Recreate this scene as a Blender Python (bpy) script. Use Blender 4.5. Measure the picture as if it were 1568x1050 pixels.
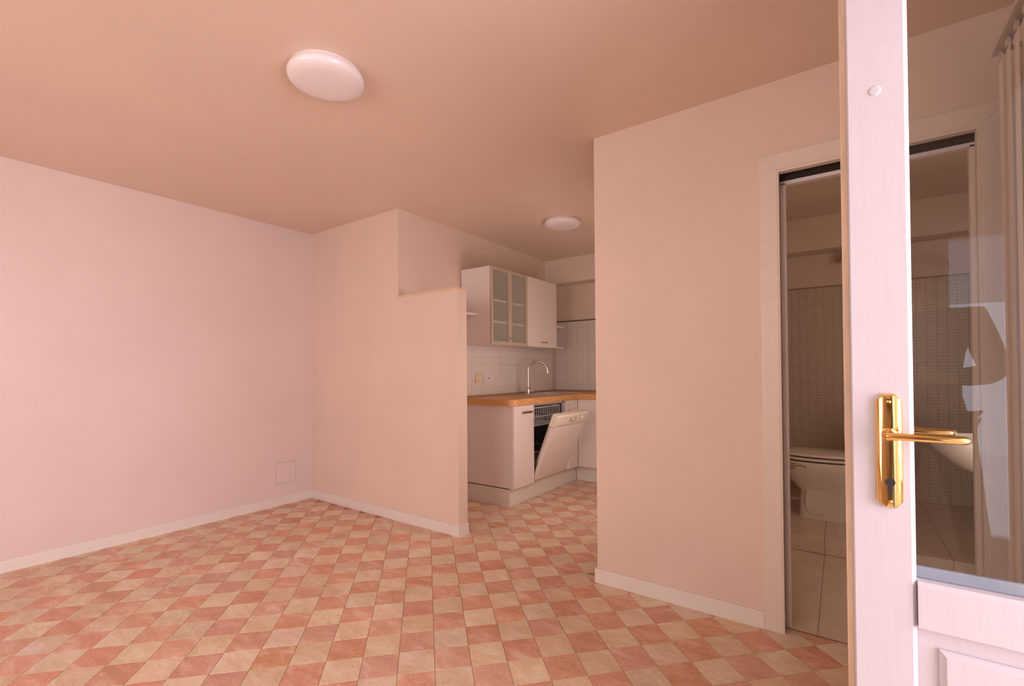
import bpy, bmesh, math, random
from mathutils import Vector, Matrix
random.seed(7)
for o in list(bpy.data.objects): bpy.data.objects.remove(o)
SC = bpy.context.scene
COL = SC.collection
PI = math.pi
R = math.radians

# ------------------------------------------------------------------ camera
yaw, pit, rol = R(35.2629), R(.6808), R(-.4061)
fw = Vector((-math.sin(yaw)*math.cos(pit), math.cos(yaw)*math.cos(pit), math.sin(pit)))
rt = Vector((math.cos(yaw), math.sin(yaw), 0)); up = rt.cross(fw)
r2 = math.cos(rol)*rt + math.sin(rol)*up; u2 = -math.sin(rol)*rt + math.cos(rol)*up
cam_pos = Vector((4.0902, -2.5043, 1.18))
cd = bpy.data.cameras.new('camera'); cam = bpy.data.objects.new('camera', cd); COL.objects.link(cam)
M = Matrix((r2, u2, -fw)).transposed().to_4x4(); M.translation = cam_pos
cam.matrix_world = M
cd.sensor_width = 36; cd.lens = 712.8557/1568*36; cd.shift_y = 34.0486/1568; cd.clip_start = .02
SC.camera = cam
# ------------------------------------------------------------------ world and lights
SC.view_settings.view_transform = 'Standard'
try: SC.view_settings.look = 'None'
except Exception: pass
SC.view_settings.gamma = 1; SC.view_settings.use_curve_mapping = False
SC.view_settings.exposure = 0.0
w = bpy.data.worlds.new('world'); SC.world = w; w.use_nodes = True
w.node_tree.nodes['Background'].inputs[0].default_value = (.80, .86, 1, 1)
w.node_tree.nodes['Background'].inputs[1].default_value = 1.5
def area(name, loc, rot, sx, sy, power, color):
    l = bpy.data.lights.new(name, 'AREA'); l.shape = 'RECTANGLE'; l.size = sx; l.size_y = sy
    l.energy = power; l.color = color
    o = bpy.data.objects.new(name, l); COL.objects.link(o); o.location = loc; o.rotation_euler = rot
    return o
area('doorway_daylight', (6.1, -1.95, 1.25), (0, R(90), 0), 2.2, 1.7, 106, (1, .85, .91))        # facing -x
area('terrace_door_daylight', (5.0, -4.3, .85), (R(90), 0, 0), .9, 1.5, 12, (.74, .82, 1))      # facing +y
area('back_fill_light', (2.3, -4.3, 1.45), (R(90), 0, 0), 2.6, 1.5, 46, (1, .80, .68))  # facing +y, added fill that evens out the room from behind
area('kitchen_fill_light', (2.93, .85, 1.15), (0, R(90), 0), 1.0, .9, 9.5, (1, .77, .70))            # facing -x, unseen fill added to brighten the kitchen, no window there
area('bathroom_fill_light', (4.73, .03, 1.35), (R(90), 0, 0), .35, 1.5, 6.5, (1, .75, .62))          # facing +y, unseen lamp added to brighten the bathroom

# ------------------------------------------------------------------ materials
def nodes(name):
    m = bpy.data.materials.new(name); m.use_nodes = True
    nt = m.node_tree; return m, nt, nt.nodes['Principled BSDF']
def pmat(name, col, rough=.6, metal=0, var=.0, vscale=6, bump=0, bscale=200, spec=.5, coat=0, stretch=None):
    m, nt, b = nodes(name)
    b.inputs['Roughness'].default_value = rough; b.inputs['Metallic'].default_value = metal
    b.inputs['Specular IOR Level'].default_value = spec; b.inputs['Coat Weight'].default_value = coat
    b.inputs['Base Color'].default_value = (*col, 1)
    tc = nt.nodes.new('ShaderNodeTexCoord'); src = tc.outputs['Object']
    if stretch:
        mp = nt.nodes.new('ShaderNodeMapping'); mp.inputs['Scale'].default_value = stretch
        nt.links.new(src, mp.inputs[0]); src = mp.outputs[0]
    if var:
        n = nt.nodes.new('ShaderNodeTexNoise'); n.inputs['Scale'].default_value = vscale; n.inputs['Detail'].default_value = 6
        nt.links.new(src, n.inputs['Vector'])
        r = nt.nodes.new('ShaderNodeValToRGB'); r.color_ramp.elements[0].position = .3; r.color_ramp.elements[1].position = .7
        r.color_ramp.elements[0].color = (*[c*(1-var) for c in col], 1)
        r.color_ramp.elements[1].color = (*[min(1, c*(1+var*.6)) for c in col], 1)
        nt.links.new(n.outputs['Fac'], r.inputs[0]); nt.links.new(r.outputs[0], b.inputs['Base Color'])
    if bump:
        n = nt.nodes.new('ShaderNodeTexNoise'); n.inputs['Scale'].default_value = bscale; n.inputs['Detail'].default_value = 4
        nt.links.new(src, n.inputs['Vector'])
        bp = nt.nodes.new('ShaderNodeBump'); bp.inputs['Strength'].default_value = bump; bp.inputs['Distance'].default_value = .002
        nt.links.new(n.outputs['Fac'], bp.inputs['Height']); nt.links.new(bp.outputs[0], b.inputs['Normal'])
    return m
WALL = pmat('peach_wall_paint', (.80, .65, .55), .55, var=.035, vscale=2.2, bump=.25, bscale=90, spec=.3)
WALLP = pmat('pink_wall_paint', (.80, .66, .64), .5, var=.04, vscale=1.6, bump=.25, bscale=90, spec=.3)
CEIL = pmat('ceiling_paint', (.79, .635, .52), .38, var=.03, vscale=1.5, bump=.12, bscale=60, spec=.35)
TRIM = pmat('white_skirting_paint', (.84, .78, .74), .4, var=.02)
CASE = pmat('cream_casing_laminate', (.82, .72, .62), .4, var=.03, vscale=12)
CAPW = pmat('cap_board_wood', (.76, .55, .40), .5, var=.06, vscale=15)
LEAF = pmat('white_painted_pine', (.575, .55, .60), .38, var=.025, vscale=8, bump=.12, bscale=30, stretch=(14, 14, .8))
RAWW = pmat('bare_pine_edge', (.74, .55, .40), .6, var=.15, vscale=10, stretch=(8, 8, 1))
BRASS = pmat('polished_brass', (.88, .62, .25), .12, 1)
DARK = pmat('dark_void', (.03, .022, .018), .8)
CHROME = pmat('chrome', (.66, .62, .58), .18, 1)
STEEL = pmat('brushed_steel', (.62, .58, .55), .3, 1, var=.08, vscale=40)
GALV = pmat('galvanised_strip', (.84, .78, .78), .45, 0)
WHITE = pmat('white_laminate', (.82, .74, .72), .35, var=.015)
WHITE2 = pmat('white_laminate_fronts', (.80, .71, .67), .3, var=.015)
CREAMPL = pmat('cream_plastic', (.80, .72, .60), .35)
IVORY = pmat('ivory_plastic', (.78, .62, .38), .4)
PLINTH = pmat('white_plinth', (.80, .74, .68), .45)
WOOD = pmat('oiled_beech_worktop', (.72, .37, .14), .4, var=.22, vscale=7, stretch=(10, 2, 10), spec=.4)
FRAMEW = pmat('satin_frame', (.56, .46, .36), .35, .15)
CERAM = pmat('white_ceramic', (.80, .74, .66), .12, coat=.4)
WTILE = pmat('glossy_white_wall_tile', (.78, .73, .68), .14, var=.03, vscale=8)
GROUT = pmat('grey_tile_grout', (.68, .61, .55), .8)
MOSA = pmat('beige_mosaic_tile', (.66, .56, .46), .25, var=.06, vscale=25)
MGROUT = pmat('dark_mosaic_grout', (.38, .30, .24), .8)
BTILE = pmat('beige_bathroom_floor_tile', (.74, .60, .49), .22, var=.07, vscale=9)
LAMP = pmat('opal_lamp_glass', (.90, .83, .85), .25, coat=.3)
VANE = pmat('cream_blind_fabric', (.86, .76, .67), .7, var=.03)
RAILM = pmat('grey_blind_rail', (.66, .62, .60), .4, .1)
BLACK = pmat('black_plastic', (.03, .025, .025), .4)
WIRE = pmat('white_coated_wire', (.80, .76, .76), .3)
OUTG = pmat('terrace_paving', (.62, .50, .42), .8, var=.1)
def glass(name, tint, refl=1.5, milk=None, milkf=.0, rough=0.0):
    m = bpy.data.materials.new(name); m.use_nodes = True; nt = m.node_tree; nt.nodes.clear()
    out = nt.nodes.new('ShaderNodeOutputMaterial'); t = nt.nodes.new('ShaderNodeBsdfTransparent'); g = nt.nodes.new('ShaderNodeBsdfGlossy')
    t.inputs[0].default_value = (*tint, 1); g.inputs['Roughness'].default_value = rough
    f = nt.nodes.new('ShaderNodeFresnel'); f.inputs[0].default_value = refl
    mx = nt.nodes.new('ShaderNodeMixShader')
    ge = nt.nodes.new('ShaderNodeNewGeometry'); iv = nt.nodes.new('ShaderNodeMath'); iv.operation = 'SUBTRACT'; iv.inputs[0].default_value = 1
    nt.links.new(ge.outputs['Backfacing'], iv.inputs[1]); mu = nt.nodes.new('ShaderNodeMath'); mu.operation = 'MULTIPLY'
    nt.links.new(f.outputs[0], mu.inputs[0]); nt.links.new(iv.outputs[0], mu.inputs[1]); nt.links.new(mu.outputs[0], mx.inputs[0])
    a = t.outputs[0]
    if milk:
        d = nt.nodes.new('ShaderNodeBsdfDiffuse'); d.inputs[0].default_value = (*milk, 1)
        m2 = nt.nodes.new('ShaderNodeMixShader'); m2.inputs[0].default_value = milkf
        nt.links.new(a, m2.inputs[1]); nt.links.new(d.outputs[0], m2.inputs[2]); a = m2.outputs[0]
    nt.links.new(a, mx.inputs[1]); nt.links.new(g.outputs[0], mx.inputs[2]); nt.links.new(mx.outputs[0], out.inputs[0])
    return m
GLASS = glass('door_glass', (.88, .89, .90), 1.75)
FROST = glass('frosted_green_glass', (.96, .97, .93), 1.45, (.66, .66, .56), .22, .25)
# checked vinyl tile: colour picked per tile cell, marbled inside each tile
TA = R(45.7693); TS = .1453; TX, TY = 2.6617, -1.0713
e1 = Vector((math.cos(TA), math.sin(TA))); e2 = Vector((math.sin(TA), -math.cos(TA)))
def tile_mat():
    m, nt, b = nodes('marbled_checked_floor_tile'); N = nt.nodes.new; L = nt.links.new
    geo = N('ShaderNodeNewGeometry'); sep = N('ShaderNodeSeparateXYZ'); L(geo.outputs['Position'], sep.inputs[0])
    def mth(op, a, bb=None):
        n = N('ShaderNodeMath'); n.operation = op
        for k, v in enumerate((a, bb)):
            if v is None: continue
            if isinstance(v, (int, float)): n.inputs[k].default_value = v
            else: L(v, n.inputs[k])
        return n.outputs[0]
    dx = mth('SUBTRACT', sep.outputs[0], TX); dy = mth('SUBTRACT', sep.outputs[1], TY)
    def comp(e): return mth('FLOOR', mth('DIVIDE', mth('ADD', mth('MULTIPLY', dx, e.x), mth('MULTIPLY', dy, e.y)), TS))
    ci, cj = comp(e1), comp(e2)
    par = mth('FLOORED_MODULO', mth('ADD', ci, cj), 2.0)
    cmb = N('ShaderNodeCombineXYZ'); L(ci, cmb.inputs[0]); L(cj, cmb.inputs[1])
    wn = N('ShaderNodeTexWhiteNoise'); L(cmb.outputs[0], wn.inputs['Vector'])
    # marbling: noise with an offset for each tile
    sc = N('ShaderNodeVectorMath'); sc.operation = 'SCALE'; sc.inputs['Scale'].default_value = 7.3; L(wn.outputs['Color'], sc.inputs[0])
    ad = N('ShaderNodeVectorMath'); ad.operation = 'ADD'; L(geo.outputs['Position'], ad.inputs[0]); L(sc.outputs[0], ad.inputs[1])
    mp = N('ShaderNodeMapping'); mp.inputs['Rotation'].default_value = (0, 0, -TA); mp.inputs['Scale'].default_value = (1, 2.2, 1); L(ad.outputs[0], mp.inputs[0])
    n1 = N('ShaderNodeTexNoise'); n1.inputs['Scale'].default_value = 7; n1.inputs['Detail'].default_value = 5; n1.inputs['Distortion'].default_value = .8; L(mp.outputs[0], n1.inputs['Vector'])
    n2 = N('ShaderNodeTexNoise'); n2.inputs['Scale'].default_value = 60; n2.inputs['Detail'].default_value = 3; L(mp.outputs[0], n2.inputs['Vector'])
    def ramp(stops, fac):
        r = N('ShaderNodeValToRGB'); el = r.color_ramp.elements
        el[0].position, el[0].color = stops[0][0], (*stops[0][1], 1); el[1].position, el[1].color = stops[-1][0], (*stops[-1][1], 1)
        for p, c in stops[1:-1]: x = el.new(p); x.color = (*c, 1)
        L(fac, r.inputs[0]); return r.outputs[0]
    red = ramp([(.30, (.62, .33, .22)), (.50, (.70, .385, .27)), (.60, (.74, .45, .33)), (.72, (.80, .60, .46))], n1.outputs['Fac'])
    crm = ramp([(.30, (.68, .51, .34)), (.50, (.75, .58, .41)), (.70, (.82, .69, .56))], n1.outputs['Fac'])
    mx = N('ShaderNodeMix'); mx.data_type = 'RGBA'; L(par, mx.inputs[0]); L(red, mx.inputs[6]); L(crm, mx.inputs[7])
    hs = N('ShaderNodeHueSaturation'); L(mx.outputs[2], hs.inputs['Color'])
    L(mth('ADD', mth('MULTIPLY', wn.outputs['Value'], .13), .90), hs.inputs['Value'])
    sep2 = N('ShaderNodeSeparateColor'); L(wn.outputs['Color'], sep2.inputs[0])
    L(mth('ADD', mth('MULTIPLY', sep2.outputs[1], .2), .92), hs.inputs['Saturation'])
    L(mth('ADD', mth('MULTIPLY', sep2.outputs[2], .012), .494), hs.inputs['Hue'])
    sp = N('ShaderNodeMix'); sp.data_type = 'RGBA'; sp.blend_type = 'OVERLAY'; sp.inputs[0].default_value = .35
    L(hs.outputs[0], sp.inputs[6]); L(n2.outputs['Fac'], sp.inputs[7]); L(sp.outputs[2], b.inputs['Base Color'])
    b.inputs['Roughness'].default_value = .42; b.inputs['Specular IOR Level'].default_value = .35
    bp = N('ShaderNodeBump'); bp.inputs['Strength'].default_value = .15; bp.inputs['Distance'].default_value = .002
    L(n2.outputs['Fac'], bp.inputs['Height']); L(bp.outputs[0], b.inputs['Normal'])
    return m
TILE = tile_mat()
TGROUT = pmat('dark_tile_joint', (.42, .25, .18), .8)

# ------------------------------------------------------------------ helpers
def link(o, parent=None):
    COL.objects.link(o)
    if parent: o.parent = parent
    return o
def tag(o, label=None, cat=None, group=None, kind=None):
    if label: o['label'] = label
    if cat: o['category'] = cat
    if group: o['group'] = group
    if kind: o['kind'] = kind
    return o
def obj(name, bm, mat, parent=None, smooth=False, bevel=0, seg=2):
    """link a bmesh as one object; world-space vertices, parents stand wherever they stand"""
    bmesh.ops.recalc_face_normals(bm, faces=bm.faces)
    me = bpy.data.meshes.new(name); bm.to_mesh(me); bm.free()
    for m in (mat if isinstance(mat, (list, tuple)) else [mat]): me.materials.append(m)
    if smooth:
        for p in me.polygons: p.use_smooth = True
        try: me.set_sharp_from_angle(angle=R(38))
        except Exception: pass
    o = bpy.data.objects.new(name, me); link(o)
    if parent:
        o.parent = parent
        g = Vector((0, 0, 0)); p = parent
        while p: g += p.location; p = p.parent
        me.transform(Matrix.Translation(-g))
    if bevel:
        b = o.modifiers.new('bevel', 'BEVEL'); b.width = bevel; b.segments = seg; b.limit_method = 'ANGLE'; b.angle_limit = R(40)
    return o
def empty(name, loc):
    o = bpy.data.objects.new(name, None); o.location = loc; o.empty_display_size = .1; return link(o)
def B(): return bmesh.new()
def box(bm, x0, x1, y0, y1, z0, z1, mi=0):
    v = [bm.verts.new((x, y, z)) for z in (z0, z1) for x, y in ((x0, y0), (x1, y0), (x1, y1), (x0, y1))]
    for f in ((0, 3, 2, 1), (4, 5, 6, 7), (0, 1, 5, 4), (1, 2, 6, 5), (2, 3, 7, 6), (3, 0, 4, 7)):
        bm.faces.new([v[i] for i in f]).material_index = mi
    return v
def bx(*a): bm = B(); box(bm, *a); return bm
def prism(bm, pts, a0, a1, axis='z'):
    def P(p, a):
        return {'z': (p[0], p[1], a), 'y': (p[0], a, p[1]), 'x': (a, p[0], p[1])}[axis]
    lo = [bm.verts.new(P(p, a0)) for p in pts]; hi = [bm.verts.new(P(p, a1)) for p in pts]
    bm.faces.new(lo[::-1]); bm.faces.new(hi)
    n = len(pts)
    for i in range(n): bm.faces.new((lo[i], lo[(i+1) % n], hi[(i+1) % n], hi[i]))
def lathe(bm, prof, c, axis='z', n=48, flip=1):
    rings = []
    for r, h in prof:
        ring = []
        if r < 1e-6: 
            p = {'z': (c[0], c[1], c[2]+h), 'y': (c[0], c[1]+h, c[2]), 'x': (c[0]+h, c[1], c[2])}[axis]
            ring = [bm.verts.new(p)]
        else:
            for k in range(n):
                a = 2*PI*k/n; u, v = r*math.cos(a), r*math.sin(a)
                ring.append(bm.verts.new({'z': (c[0]+u, c[1]+v, c[2]+h), 'y': (c[0]+u, c[1]+h, c[2]+v), 'x': (c[0]+h, c[1]+u, c[2]+v)}[axis]))
        rings.append(ring)
    for A_, B_ in zip(rings, rings[1:]):
        if len(A_) == 1 and len(B_) == 1: continue
        for k in range(n):
            k2 = (k+1) % n
            if len(A_) == 1: bm.faces.new((A_[0], B_[k], B_[k2]))
            elif len(B_) == 1: bm.faces.new((A_[k], A_[k2], B_[0]))
            else: bm.faces.new((A_[k], A_[k2], B_[k2], B_[k]))
def tube(bm, pts, r, n=10, closed=False, flat=1.0):
    pts = [Vector(p) for p in pts]; m = len(pts); rings = []
    rr = r if isinstance(r, (list, tuple)) else [r]*m
    ref = None
    for i, p in enumerate(pts):
        if closed: t = (pts[(i+1) % m]-pts[i-1]).normalized()
        else: t = (pts[min(i+1, m-1)]-pts[max(i-1, 0)]).normalized()
        if ref is None:
            ref = Vector((0, 0, 1)) if abs(t.z) < .9 else Vector((1, 0, 0))
        s = t.cross(ref)
        if s.length < 1e-4: s = t.cross(Vector((0, 1, 0)))
        s.normalize(); q = s.cross(t).normalized(); ref = q
        rings.append([bm.verts.new(p + rr[i]*(math.cos(2*PI*k/n)*s + flat*math.sin(2*PI*k/n)*q)) for k in range(n)])
    for i in range(m if closed else m-1):
        a, b = rings[i], rings[(i+1) % m]
        for k in range(n): bm.faces.new((a[k], a[(k+1) % n], b[(k+1) % n], b[k]))
    if not closed: bm.faces.new(rings[0][::-1]); bm.faces.new(rings[-1])
def loft(bm, rings, cap0=True, cap1=True):
    vs = [[bm.verts.new(p) for p in r] for r in rings]; n = len(vs[0])
    for a, b in zip(vs, vs[1:]):
        for k in range(n): bm.faces.new((a[k], a[(k+1) % n], b[(k+1) % n], b[k]))
    if cap0: bm.faces.new(vs[0][::-1])
    if cap1: bm.faces.new(vs[-1])
def S(name, bm, mat, parent=None, **k):
    o = obj(name, bm, mat, parent, **k)
    if not parent: o['kind'] = 'structure'
    return o

# ------------------------------------------------------------------ room shell
HC = 2.4847; XK = 1.214; HP = 1.787; XE = 1.845; XR = 2.966; YR = -.10
XW = 4.61; YB = 2.48; YBACK = -4.1; XBR = 4.95; XBL = 3.6; XNEAR = 5.45
def label_s(o, l): o['label'] = l; return o
# floor slab + tiles
fl = S('floor', bx(-.1, 5.6, -4.2, 2.6, -.06, -.0045), TGROUT); label_s(fl, 'room floor of salmon and cream checked tiles laid diagonally')
def clip(poly, f):
    out = []
    for i, p in enumerate(poly):
        q = poly[(i+1) % len(poly)]; a, b = f(p), f(q)
        if a >= 0: out.append(p)
        if a*b < 0: t = a/(a-b); out.append((p[0]+t*(q[0]-p[0]), p[1]+t*(q[1]-p[1])))
    return out
def tile_prism(bm, poly, lift=0):
    cx = sum(p[0] for p in poly)/len(poly); cy = sum(p[1] for p in poly)/len(poly)
    def ins(d): 
        r = []
        for p in poly:
            v = Vector((p[0]-cx, p[1]-cy)); l = v.length; v *= max(0, (l-d*1.4)/l); r.append((cx+v.x, cy+v.y))
        return r
    o_, i_ = ins(.0008), ins(.0017)
    loft(bm, [[(x, y, -.006) for x, y in o_], [(x, y, -.0010+lift) for x, y in o_], [(x, y, lift) for x, y in i_]], cap0=False)
h = TS/2
bm = B(); tile_prism(bm, [tuple(e1*a + e2*b) for a, b in ((-h, -h), (h, -h), (h, h), (-h, h))])
bmesh.ops.recalc_face_normals(bm, faces=bm.faces)
tme = bpy.data.meshes.new('tile'); bm.to_mesh(tme); bm.free(); tme.materials.append(TILE)
def in_room(x, y):
    m = .11
    if y < YR+m and y > YBACK-m and -m < x < XNEAR and not (x > XW+.12 and y > -2.4): return True
    if XK-m < x < XR+m and YR-m <= y < YB: return True
    return False
def project(x, y, z=0):
    d = Vector((x, y, z))-cam_pos; z_ = d.dot(fw)
    return (784+712.86*d.dot(r2)/z_, 559-712.86*d.dot(u2)/z_, z_) if z_ > .05 else (9999, 9999, 9)
cells = []
for i in range(-45, 46):
    for j in range(-45, 46):
        c = Vector((TX, TY)) + e1*((i+.5)*TS) + e2*((j+.5)*TS)
        if in_room(c.x, c.y):
            u, v, d = project(c.x, c.y)
            vis = -40 < u < 1310 and v < 1085 and not (c.y > .05 and c.x < XE-.05) and not (c.y > .85 and c.x < 1.75) and not (c.y > YR and c.x > 2.9)
            if c.y > .0 and vis:   # corridor behind the partition: line of sight from the camera past both corners
                if u < 705 or u > 918: vis = False
            cells.append((0 if vis else 1, d, c, u))
cells.sort(key=lambda t: (t[0], t[1]))
rest = B(); cnt = 0
for vis, d, c, u in cells:
    sq = [tuple(c + e1*a + e2*b) for a, b in ((-h, -h), (h, -h), (h, h), (-h, h))]
    poly = sq
    if c.x > XR-.1: poly = clip(sq, lambda p: -.045-p[1])
    if len(poly) < 3: continue
    if vis == 0 and cnt < 300:
        cnt += 1
        if poly is sq or len(poly) == 4 and all(a == b for a, b in zip(poly, sq)):
            t = bpy.data.objects.new('tile', tme); link(t, fl); t.location = (c.x, c.y, random.uniform(-.0003, .0003))
        else:
            b_ = B(); tile_prism(b_, poly); obj('tile', b_, TILE, fl)
    else: tile_prism(rest, poly)
tag(obj('tile_field', rest, TILE, fl), kind='stuff')

S('ceiling', bx(-.1, 5.6, -4.2, 2.6, HC, HC+.1), CEIL)
S('wall_left', bx(-.1, 0, -4.2, .1, -.05, HC), WALLP)
# partition: full-height solid, then the half-height return
bm = B(); prism(bm, [(0, 0), (XK, 0), (XK, 2.6), (XK-.12, 2.6), (XK-.12, .12), (0, .12)], -.05, HC)
pw = S('wall_partition', bm, WALL)
S('wall_half_height', bx(XK, XE, 0, .096, -.05, HP-.018), WALL)
S('trim_1', bx(XK, XE+.003, -.003, .099, HP-.018, HP), CAPW, bevel=.003)['label'] = 'thin orange-brown cap board along the top of the half-height wall'
# block with the bathroom door
DX0, DX1, DH = 3.865, 4.522, 2.076
bm = B()
box(bm, XR, DX0, YR, 0, -.05, HC); box(bm, DX1, XW+.34, YR, 0, -.05, HC); box(bm, DX0, DX1, YR, 0, DH, HC)
box(bm, XR, XR+.08, 0, 2.6, -.05, HC)
S('wall_right_block', bm, WALL)
# right wall with the terrace doorway, and the wider end of the room behind the camera
bm = B(); box(bm, XW, XW+.15, -1.27, YR, -.05, HC); box(bm, XW, XW+.15, -2.5, -1.27, 2.18, HC)
box(bm, XW, XNEAR, -2.62, -2.5, -.05, HC); box(bm, XNEAR, XNEAR+.1, -4.2, -2.5, -.05, HC)
S('wall_right', bm, WALL)
bm = B()
box(bm, -.1, 1.0, YBACK-.1, YBACK, -.05, HC); box(bm, 1.0, 3.6, YBACK-.1, YBACK, -.05, .75); box(bm, 1.0, 3.6, YBACK-.1, YBACK, 2.2, HC)
box(bm, 3.6, 4.55, YBACK-.1, YBACK, -.05, HC); box(bm, 4.55, 5.45, YBACK-.1, YBACK, 2.14, HC)
S('wall_back', bm, WALL)
S('wall_kitchen_back', bx(XK-.1, XR, YB, YB+.12, -.05, HC), WALL)
S('trim_2', bx(XK, XR, 2.265, YB, 2.2, HC-.0005), WALL)['label'] = 'boxed ceiling beam across the far wall of the kitchen'
# bathroom shell
S('wall_bathroom_left', bx(XBL-.1, XBL, .0, YB, -.05, HC), WALL)
S('wall_bathroom_right', bx(XBR, XBR+.1, .0, YB, -.05, HC), WALL)
wb = S('wall_bathroom_back', bx(XBL-.1, XBR+.1, YB, YB+.12, -.05, HC), WALL)
S('trim_3', bx(XBL, XBR, 2.265, YB, 2.2, HC-.0005), WALL)['label'] = 'boxed ceiling beam across the far wall of the bathroom'
# baseboards
BH = .075
def skirting(name, pts, label):
    """pts: polyline of (x, y, nx, ny) runs"""
    bm = B()
    for (x0, x1, y0, y1) in pts: 
        box(bm, x0, x1, y0, y1, -.003, BH)
    o = S(name, bm, TRIM, bevel=.003); o['label'] = label; return o
skirting('baseboard_left', [(0, .013, YBACK, 0)], 'white skirting board along the foot of the pink left wall')
skirting('baseboard_partition', [(.013, XE+.013, -.013, 0), (XE, XE+.013, 0, .096)], 'white skirting board round the partition foot and its end')
skirting('baseboard_right', [(XR-.013, 3.792, YR-.013, YR), (XR-.013, XR, YR, 1.9)], 'white skirting board from the kitchen corner to the door casing')
S('baseboard_back', bx(0.013, 4.55, YBACK, YBACK+.013, -.003, BH), TRIM)
# flush access cover low on the left wall
cv = obj('access_cover', bx(0, .004, -.345, -.165, .192, .372), WALLP, bevel=.0015)
tag(cv, 'flush square cover plate painted like the left wall above its skirting', 'cover plate')
obj('cover_edge', bx(.0002, .0025, -.349, -.161, .188, .376), pmat('cover_shadow_gap', (.60, .45, .40), .6), cv)

# ------------------------------------------------------------------ bathroom door frame (pocket door)
d1 = empty('door_1', (4.19, YR, 0)); d1['kind'] = 'structure'; d1['label'] = 'cream cased bathroom doorway with its sliding door pushed into the wall'
CW = .073; CY = YR-.012
bm = B(); prism(bm, [(DX0-CW, 0), (DX0, 0), (DX0, DH), (DX0-CW, DH+CW)], CY, YR, 'y'); obj('casing_post', bm, CASE, d1, bevel=.002)
bm = B(); prism(bm, [(DX1+CW, 0), (DX1, 0), (DX1, DH), (DX1+CW, DH+CW)], CY, YR, 'y'); obj('casing_post', bm, CASE, d1, bevel=.002)
bm = B(); prism(bm, [(DX0-CW, DH+CW), (DX0, DH), (DX1, DH), (DX1+CW, DH+CW)], CY, YR, 'y'); obj('casing_head', bm, CASE, d1, bevel=.002)
for x0, x1 in ((DX0, DX0+.006), (DX1-.012, DX1-.0)):
    obj('jamb', bx(x0, x1, CY+.001, -.078, 0, DH), CASE, d1, bevel=.001)
bm = B(); box(bm, DX1-.004, DX1, -.078, -.036, 0, DH); obj('jamb_recess', bm, CASE, d1)
obj('jamb', bx(DX0+.001, DX0+.026, -.034, -.002, 0, 2.035), GALV, d1, bevel=.001)['label'] = 'pale metal rear jamb strip'
obj('jamb', bx(DX1-.02, DX1-.004, -.034, -.002, 0, 2.035), CASE, d1, bevel=.001)
obj('head_strip', bx(DX0+.001, DX1-.001, -.034, -.004, 2.028, 2.046), GALV, d1)
obj('jamb_head', bx(DX0+.006, DX1-.012, CY+.001, -.078, DH-.012, DH-.0005), CASE, d1)
obj('door_slot_shade', bx(DX0-.001, DX0+.004, -.078, -.034, .0, DH), DARK, d1)  # dark strip stands in for the shade inside the pocket slot
obj('track', bx(DX0, DX1, -.078, -.034, DH-.008, DH-.001), DARK, d1)
obj('slot_shade_sheet', bx(DX0+.001, DX1-.001, -.036, -.034, 2.044, DH-.001), DARK, d1)  # dark sheet added as the shade in the gap above the head strip
obj('threshold', bx(DX0, DX1, -.047, -.036, -.004, .0015), pmat('brown_threshold', (.30, .20, .15), .6), d1)

# ------------------------------------------------------------------ bathroom: floor, step, mosaic
bf = S('floor_bathroom', bx(XBL, XBR, -.036, YB, -.05, -.004), GROUT); bf['label'] = 'beige tiled bathroom floor with a raised step at the back'
def ftile(x0, x1, y0, y1, z0, z1, par, mat=BTILE):
    g = .0012; o = obj('tile', bx(x0+g, x1-g, y0+g, y1-g, z0, z1), mat, par, bevel=.001, seg=1); return o
xs = [3.6, 3.69, 3.99, 4.29, 4.59, 4.89, 4.95]
ys = [-.036, .15, .45, .75, 1.05]
for a, b in zip(xs, xs[1:]):
    for c, d in zip(ys, ys[1:]): ftile(a, b, c, d, -.004, .002, bf)
st = S('step_bathroom', bx(XBL, XBR, 1.058, YB, -.004, .094), GROUT); st['label'] = 'raised tiled step across the back of the bathroom'
for a, b in zip(xs, xs[1:]):
    o = obj('tile', bx(a+.0012, b-.0012, 1.051, 1.058, .003, .1), BTILE, st, bevel=.001, seg=1)
    for c, d in zip([1.058, 1.36, 1.66, 1.96, 2.26], [1.36, 1.66, 1.96, 2.26, 2.48]): ftile(a, b, c, d, .094, .1, st)
bm = B(); px, pz, g = .062, .0255, .0018
def mosaic(bm, along, c, a0, a1, z0, z1, sgn):
    a = a0
    while a < a1-.01:
        z = z0
        while z < z1-.004:
            aa, zz = min(a+px-g, a1), min(z+pz-g, z1)
            if along == 'x': box(bm, a, aa, c-.003, c, z, zz)
            else: box(bm, c, c+.003*sgn, a, aa, z, zz)
            z += pz
        a += px
mosaic(bm, 'x', YB-.006, XBL, XBR, .102, 1.90, -1)
mosaic(bm, 'y', XBR-.006, .02, YB-.01, .102, 1.90, -1)
tag(obj('mosaic_tile', bm, MOSA, wb), kind='stuff')
bm = B(); box(bm, XBL, XBR, YB-.006, YB, 0, 1.902); box(bm, XBR-.006, XBR, .0, YB-.006, 0, 1.902); obj('mosaic_grout', bm, MGROUT, wb)
obj('tile_edge_strip', bx(XBL, XBR, YB-.012, YB, 1.902, 1.912), pmat('brown_edge_strip', (.40, .27, .2), .5), wb)

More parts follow.
